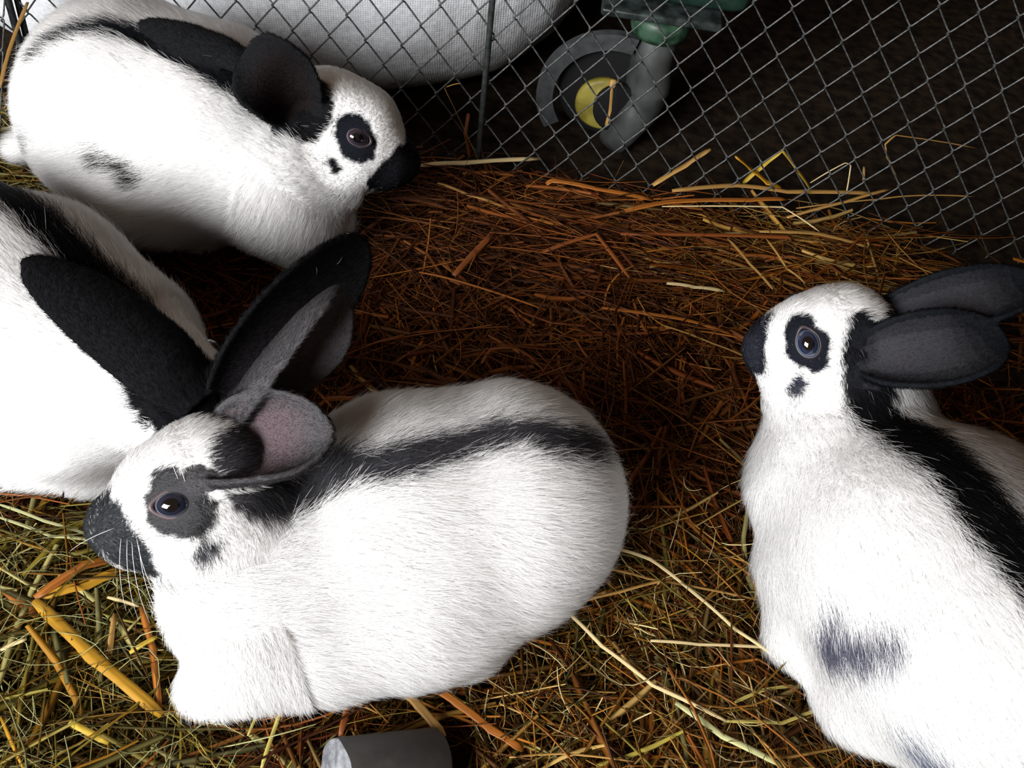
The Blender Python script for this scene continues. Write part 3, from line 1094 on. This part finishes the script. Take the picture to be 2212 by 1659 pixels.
def straw_batch(n, L, R, zr, curl, tilt, segs, sides, flat, box=(-.86, .86, .2, 1.07), tint=None):
    m = int(n * 2.2)
    x = RNG.uniform(box[0], box[1], m); y = RNG.uniform(box[2], box[3], m)
    dpt = y * math.cos(PITCH) + CAMH * math.sin(PITCH)
    px = x / dpt
    ok = (np.abs(px) < .62)
    thin = np.clip((x - .37) / .13, 0, 1) * np.clip((y - .68) / .12, 0, 1)      # straw left out toward the far corner to stand in for shade
    ok &= RNG.random(m) > thin * .9
    ok &= RNG.random(m) > np.clip((y - 1.0) / .06, 0, 1)
    x, y = x[ok][:n], y[ok][:n]
    n = len(x)
    c = np.stack([x, y, RNG.uniform(*zr, n)], 1)
    az = RNG.uniform(0, 2 * math.pi, n)
    back = y > .86
    az = np.where(back & (RNG.random(n) < .6), RNG.normal(.03, .22, n), az)
    tl = RNG.normal(0, tilt, n)
    d = np.stack([np.cos(az) * np.cos(tl), np.sin(az) * np.cos(tl), np.sin(tl)], 1)
    sv = np.stack([-np.sin(az), np.cos(az), np.zeros(n)], 1)
    ln = RNG.uniform(*L, n)
    bend = RNG.normal(0, curl, n); bz = RNG.normal(0, curl * .5, n)
    s = np.linspace(-.5, .5, segs)
    pts = c[:, None] + d[:, None] * (s[None, :, None] * ln[:, None, None]) + sv[:, None] * ((s ** 2)[None, :, None] * (bend * ln)[:, None, None])
    pts[:, :, 2] += (s ** 2)[None] * (bz * ln)[:, None]
    pts[:, :, 2] = np.maximum(pts[:, :, 2], GZ + .001)
    bad = np.zeros(n, bool)
    for k in range(segs):
        bad |= in_body(pts[:, k])
    keep = ~bad
    pts, d, sv = pts[keep], d[keep], sv[keep]
    n = len(pts)
    r = RNG.uniform(*R, n)
    up = np.cross(d, sv)
    roll = RNG.uniform(0, math.pi, n) if flat < 1 else np.zeros(n)
    a1 = sv * np.cos(roll)[:, None] * 1 + up * np.sin(roll)[:, None] * .6
    a1 /= np.linalg.norm(a1, axis=1)[:, None]
    a2 = np.cross(d, a1)
    taper = np.array([.75] + [1.0] * (segs - 2) + [.7])
    V = np.zeros((n, segs, sides, 3))
    for k in range(sides):
        a = 2 * math.pi * k / sides + .3
        off = a1 * math.cos(a) + a2 * (math.sin(a) * flat)
        V[:, :, k] = pts + off[:, None] * (r[:, None] * taper[None])[:, :, None]
    cl = zone_colour(pts[:, segs // 2]) if tint is None else np.array(tint) * (.4 + .6 * RNG.random((n, 1)))
    C_ = np.repeat(cl, segs * sides, axis=0)
    q = []
    for i in range(segs - 1):
        for k in range(sides):
            k2 = (k + 1) % sides
            q.append((i * sides + k, i * sides + k2, (i + 1) * sides + k2, (i + 1) * sides + k))
    q = np.array(q)
    Fq = (np.arange(n) * segs * sides)[:, None, None] + q[None]
    return V.reshape(-1, 3), Fq.reshape(-1, 4), C_


batches = [
    straw_batch(4200, (.04, .11), (.0014, .0032), (-.028, -.012), .22, .10, 4, 4, .4),
    straw_batch(7500, (.05, .15), (.0005, .0012), (-.024, .004), .35, .12, 5, 3, 1.0),
    straw_batch(2600, (.04, .13), (.0015, .0036), (-.014, .008), .20, .13, 4, 4, .35),
    straw_batch(9000, (.02, .085), (.00022, .00045), (-.016, .012), .9, .28, 5, 3, 1.0),
    straw_batch(150, (.03, .09), (.0003, .0006), (-.004, .016), 1.1, .22, 6, 3, 1.0, (-.42, -.14, .24, .46), (.34, .34, .15)),
    straw_batch(150, (.02, .07), (.0003, .0008), (-.004, .014), .9, .25, 6, 3, 1.0, (-.02, .24, .34, .60), (.52, .42, .20)),
    straw_batch(1300, (.06, .18), (.0006, .0013), (.000, .014), .3, .10, 6, 3, 1.0),
]
V = np.vstack([b_[0] for b_ in batches])
off, FF = 0, []
for b_ in batches:
    FF.append(b_[1] + off); off += len(b_[0])
FF = np.vstack(FF); CC = np.vstack([b_[2] for b_ in batches])


def big_mesh(name, V, F, C_, mat):
    me = bpy.data.meshes.new(name)
    me.vertices.add(len(V)); me.vertices.foreach_set('co', V.astype(np.float32).ravel())
    me.loops.add(F.size); me.loops.foreach_set('vertex_index', F.astype(np.int32).ravel())
    me.polygons.add(len(F))
    me.polygons.foreach_set('loop_start', np.arange(0, F.size, F.shape[1], dtype=np.int32))
    me.update(calc_edges=True)
    a = me.color_attributes.new('col', 'FLOAT_COLOR', 'POINT')
    a.data.foreach_set('color', np.hstack([C_, np.ones((len(V), 1))]).astype(np.float32).ravel())
    me.materials.append(mat)
    o = bpy.data.objects.new(name, me)
    col.objects.link(o)
    return o


tag(big_mesh('straw_bedding', V, FF, CC, M_STRAW), 'loose litter of straw and hay covering the pen floor', 'straw', kind='stuff')

# single stalks that stand out of the litter
M_STALK = attr_mat('dry_stalk', rough=0.5, spec=0.2)

GOLD, YEL, PALE, RST, ORG, TN, OLV, GRN = (.52, .27, .02), (.62, .42, .05), (.74, .58, .30), (.22, .06, .012), (.38, .125, .018), (.45, .25, .07), (.44, .36, .09), (.50, .50, .24)


def stalk(pts, wpx, rgb, label, group=None, flat=.34, node=None):
    w = [P(*q) for q in pts]
    r = wpx * .42 * m_per_px(w[len(w) // 2])
    n = max(8, 5 * len(w))
    # sharp folds stay sharp: straight runs between the given points, slightly bowed
    run = []
    for a, b_ in zip(w[:-1], w[1:]):
        for s in np.linspace(0, 1, 6)[:-1]:
            run.append(a + (b_ - a) * s + np.array([0, 0, .0012 * math.sin(math.pi * s)]))
    run.append(w[-1])
    run = np.array(run)
    rr = r * (1 + .05 * np.sin(np.arange(len(run)) * 1.7 + r * 9e4) + .03 * np.sin(np.arange(len(run)) * 4.1)); rr[0] *= .7; rr[-1] *= .6
    for i in (node or []):
        rr[i] *= 1.15
    base = np.array([run[:, 0].mean(), run[:, 1].mean(), run[:, 2].min()])
    v, f = tube(run - base, rr, 12, True, flat)
    ridge = np.tile(1 - .16 * (np.arange(12) % 3 == 1) - .10 * (np.arange(12) % 4 == 2), len(run))
    ctr = np.repeat(run - base, 12, axis=0)
    v = ctr + (v - ctr) * ridge[:, None]
    o = mesh_obj('straw_stalk', v, f, M_STALK, None, True, base)
    # fibres run along the stalk: every side of it has its own tone, drifting a little along the length
    side = RNG.uniform(.42, .85, 12)
    tone = side[None, :] * (1 + .22 * np.cumsum(RNG.normal(size=(len(run), 12)), axis=0) / math.sqrt(len(run)))
    tone = np.clip(tone, .25, 1.0).reshape(-1, 1) * (.8 + .2 * np.array([[1.0, .92, .8]]))
    ca = o.data.color_attributes.new('col', 'FLOAT_COLOR', 'POINT')
    ca.data.foreach_set('color', np.hstack([np.array(rgb)[None] * tone, np.ones((len(v), 1))]).astype(np.float32).ravel())
    tag(o, label, 'straw', group)
    return o


stalk([(75, 1297, .010), (200, 1418, .012), (350, 1545, .006)], 34, GOLD, 'thick golden straw stem with fibrous bend below the grey-eared rabbit\'s chin', node=[5])
stalk([(75, 1292, .010), (180, 1222, .010), (245, 1208, .004)], 26, ORG, 'folded orange-gold straw blade under the grey-eared rabbit\'s nose')
stalk([(82, 1290, .008), (190, 1262, .008), (262, 1232, .004)], 30, GOLD, 'wide flat golden straw blade below the grey-eared rabbit\'s muzzle')
stalk([(0, 1262, .002), (80, 1330, .002)], 30, ORG, 'broad rust-orange straw end meeting the bent golden stem')
stalk([(0, 1090, .012), (95, 1125, .014), (205, 1160, .006)], 9, GRN, 'pale green hay stem pointing at the grey-eared rabbit\'s nose')
stalk([(0, 1118, .010), (110, 1158, .012), (205, 1167, .008)], 9, GRN, 'curved green-white hay stem ending at the grey-eared rabbit\'s lips')
stalk([(0, 1405, .010), (58, 1380, .014)], 12, PALE, 'short whitish straw tip sticking over the green hay')
stalk([(232, 1290, .014), (300, 1310, .014)], 11, PALE, 'short peeled white straw below the whiskers')
stalk([(235, 1425, .006), (248, 1325, .012)], 16, TN, 'upright split tan straw next to the thick golden stem')
stalk([(305, 1310, .010), (330, 1400, .008), (345, 1530, .004)], 18, ORG, 'long brown straw leaning behind the thick golden stem')
stalk([(280, 1410, .010), (340, 1375, .014)], 14, YEL, 'short bright yellow straw near the grey-eared rabbit\'s front paw')
stalk([(150, 1560, .010), (235, 1605, .008)], 20, YEL, 'stubby yellow straw lying among the green hay')
stalk([(0, 1650, .008), (190, 1545, .012)], 8, OLV, 'thin olive hay stem crossing the green hay')
stalk([(0, 1545, .006), (50, 1659, .006)], 10, GOLD, 'thin golden stem at the outer end of the green hay')
stalk([(1335, 1186, .016), (1405, 1208, .016), (1480, 1265, .014), (1590, 1360, .012), (1690, 1430, .012), (1790, 1530, .010)], 11, PALE, 'long pale hay stalk with a kink running to the grey-patched rabbit\'s belly', node=[5])
stalk([(1222, 1318, .012), (1300, 1395, .014), (1410, 1480, .014), (1570, 1558, .010)], 12, PALE, 'long pale hay stalk from the grey-eared rabbit\'s rump toward the front')
stalk([(1570, 1558, .012), (1690, 1562, .010), (1790, 1525, .010)], 10, OLV, 'bent olive blade ending at the grey-patched rabbit\'s belly')
stalk([(1460, 1518, .010), (1560, 1590, .012), (1690, 1655, .010)], 18, GRN, 'broad greenish hay blade below the pale stalks')
stalk([(1405, 1384, .014), (1510, 1392, .014), (1680, 1400, .010)], 9, PALE, 'short shiny white straw crossing the long kinked stalk')
stalk([(1230, 1307, .012), (1340, 1278, .014), (1470, 1245, .010)], 9, TN, 'slanting tan straw by the grey-eared rabbit\'s rump')
stalk([(1310, 1228, .010), (1400, 1250, .012), (1650, 1298, .008)], 7, TN, 'fine straight straw between the two nearest rabbits')
stalk([(1585, 1518, .008), (1650, 1490, .010), (1715, 1482, .006)], 9, OLV, 'short olive hay curl beside the grey-patched rabbit')
stalk([(1100, 1636, .010), (1220, 1628, .012), (1370, 1645, .010)], 6, TN, 'thin curved hay stem lying right of the grey pipe')
stalk([(870, 1490, .008), (905, 1525, .012), (960, 1592, .010)], 26, TN, 'broad tan straw slanting down to the grey pipe')
stalk([(930, 1480, .006), (990, 1520, .010), (1060, 1575, .006), (1130, 1620, .002)], 22, ORG, 'brown jointed straw stem under the belly of the grey-eared rabbit', node=[5, 10])
stalk([(765, 1480, .004), (735, 1590, .006)], 18, RST, 'rusty straw standing behind the grey pipe')
stalk([(620, 1500, .010), (595, 1570, .010), (565, 1659, .008)], 12, OLV, 'olive straw hanging down from the grey-eared rabbit\'s paw')
stalk([(575, 1505, .008), (535, 1590, .008)], 9, OLV, 'thin olive straw beside the grey-eared rabbit\'s paw')
stalk([(905, 358, .012), (1000, 352, .014), (1165, 343, .012)], 17, PALE, 'broad split yellow straw in front of the spotted rabbit\'s nose')
stalk([(945, 395, .012), (1010, 420, .014), (1090, 447, .010)], 10, TN, 'short tan straw lying beyond the spotted rabbit\'s chin')
stalk([(1180, 398, .012), (1195, 390, .016), (1290, 408, .016), (1410, 432, .010)], 16, ORG, 'orange straw stem bowed over the litter below the fence', node=[5])
stalk([(1590, 340, .060), (1620, 365, .040), (1655, 393, .024), (1690, 410, .016)], 20, GOLD, 'golden jointed straw leaning against the fence, crossing another', node=[5, 10])
stalk([(1605, 396, .014), (1645, 362, .036), (1690, 326, .062)], 15, YEL, 'yellow straw rising to a sharp fold by the fence')
stalk([(1690, 326, .062), (1720, 365, .040), (1752, 412, .012)], 17, YEL, 'yellow straw falling from the sharp fold by the fence', node=[5])
stalk([(1410, 400, .014), (1480, 358, .030), (1535, 322, .052)], 16, TN, 'brown straw leaning up on the fence beside the golden ones')
stalk([(1452, 412, .014), (1590, 400, .020), (1700, 414, .020), (1900, 418, .014)], 16, TN, 'long flattened straw topping the bundle at the fence foot')
stalk([(1350, 455, .010), (1450, 435, .014), (1620, 432, .014), (1700, 430, .012)], 16, ORG, 'orange-brown straw second from the top of the bundle')
stalk([(1430, 446, .016), (1690, 447, .018), (1770, 500, .012)], 6, PALE, 'thin pale straw bent at its end across the bundle')
stalk([(1340, 505, .010), (1700, 512, .014), (1710, 520, .010)], 15, RST, 'thick rust-red straw at the bottom of the bundle')
stalk([(1640, 500, .014), (1770, 505, .016), (1880, 535, .010)], 12, TN, 'tan stalk slanting out of the bundle toward the dark corner')
stalk([(1700, 470, .014), (1830, 435, .018), (1925, 408, .020)], 10, TN, 'tan stalk rising out of the bundle toward the dark corner')
stalk([(1720, 450, .014), (1900, 430, .018), (1990, 422, .024), (2105, 425, .026)], 5, TN, 'fine hay stem sticking far out into the dark corner')
stalk([(1540, 507, .012), (1610, 505, .012)], 7, PALE, 'short pale straw inside the bundle')
stalk([(1572, 515, .014), (1620, 570, .016), (1670, 625, .010)], 9, TN, 'loose tan straw dropping from the bundle toward the grey-patched rabbit')
stalk([(1655, 515, .014), (1700, 580, .014), (1740, 612, .010)], 7, TN, 'thin straw dropping from the bundle onto the grey-patched rabbit\'s head')
stalk([(1440, 612, .012), (1500, 620, .014), (1566, 629, .012)], 12, PALE, 'short bright straw in the middle of the rust-red litter')
stalk([(1170, 545, .010), (1288, 505, .022), (1360, 600, .010)], 13, RST, 'folded rust straw making a peak in the middle litter')
stalk([(980, 595, .012), (1065, 505, .014)], 18, RST, 'flat rust-brown blade behind the dark ears')
stalk([(905, 588, .012), (1000, 610, .014), (1180, 670, .010)], 7, ORG, 'long thin orange straw across the rust-red litter')
stalk([(1300, 665, .010), (1480, 690, .014), (1580, 722, .010)], 11, ORG, 'orange straw pointing at the grey-patched rabbit\'s nose')
stalk([(1430, 702, .014), (1540, 742, .016), (1630, 780, .010)], 6, TN, 'thin tan straw touching the grey-patched rabbit\'s chin')
stalk([(1040, 785, .010), (1060, 755, .014), (1110, 750, .014), (1160, 780, .010)], 9, RST, 'curled rust-red straw loop behind the grey-eared rabbit\'s back')
stalk([(700, 862, .030), (790, 862, .030)], 16, ORG, 'orange straw behind the grey-eared rabbit\'s ear')
stalk([(1325, 172, .085), (1322, 190, .076)], 18, TN, 'short straw stub caught in the fence wires')
stalk([(1322, 190, .076), (1318, 240, .050), (1308, 275, .030)], 8, TN, 'thin straw hanging from the stub caught in the fence')
stalk([(1938, 385, .012), (1915, 340, .040), (1912, 312, .052), (1935, 292, .062), (2110, 320, .060)], 5, TN, 'kinked lone hay stem sticking up in the dark corner')
stalk([(1865, 395, .014), (1866, 360, .030)], 8, TN, 'tiny upright straw stub at the edge of the dark corner')
stalk([(1750, 395, .020), (1825, 352, .045), (1838, 358, .044), (1828, 420, .014)], 4, PALE, 'hair-thin hay stem folded over beside the golden straws')
stalk([(1015, 340, .014), (1005, 290, .040), (1012, 245, .060)], 10, RST, 'brown tuft stalk standing against the fence next to the spotted rabbit\'s nose')
stalk([(1035, 350, .012), (960, 190, .105), (995, 180, .112)], 4, TN, 'thin hooked hay stem leaning on the fence above the spotted rabbit\'s nose')
stalk([(60, 5, .135), (20, 110, .110), (0, 190, .085)], 12, TN, 'pale straw caught in the side fence')
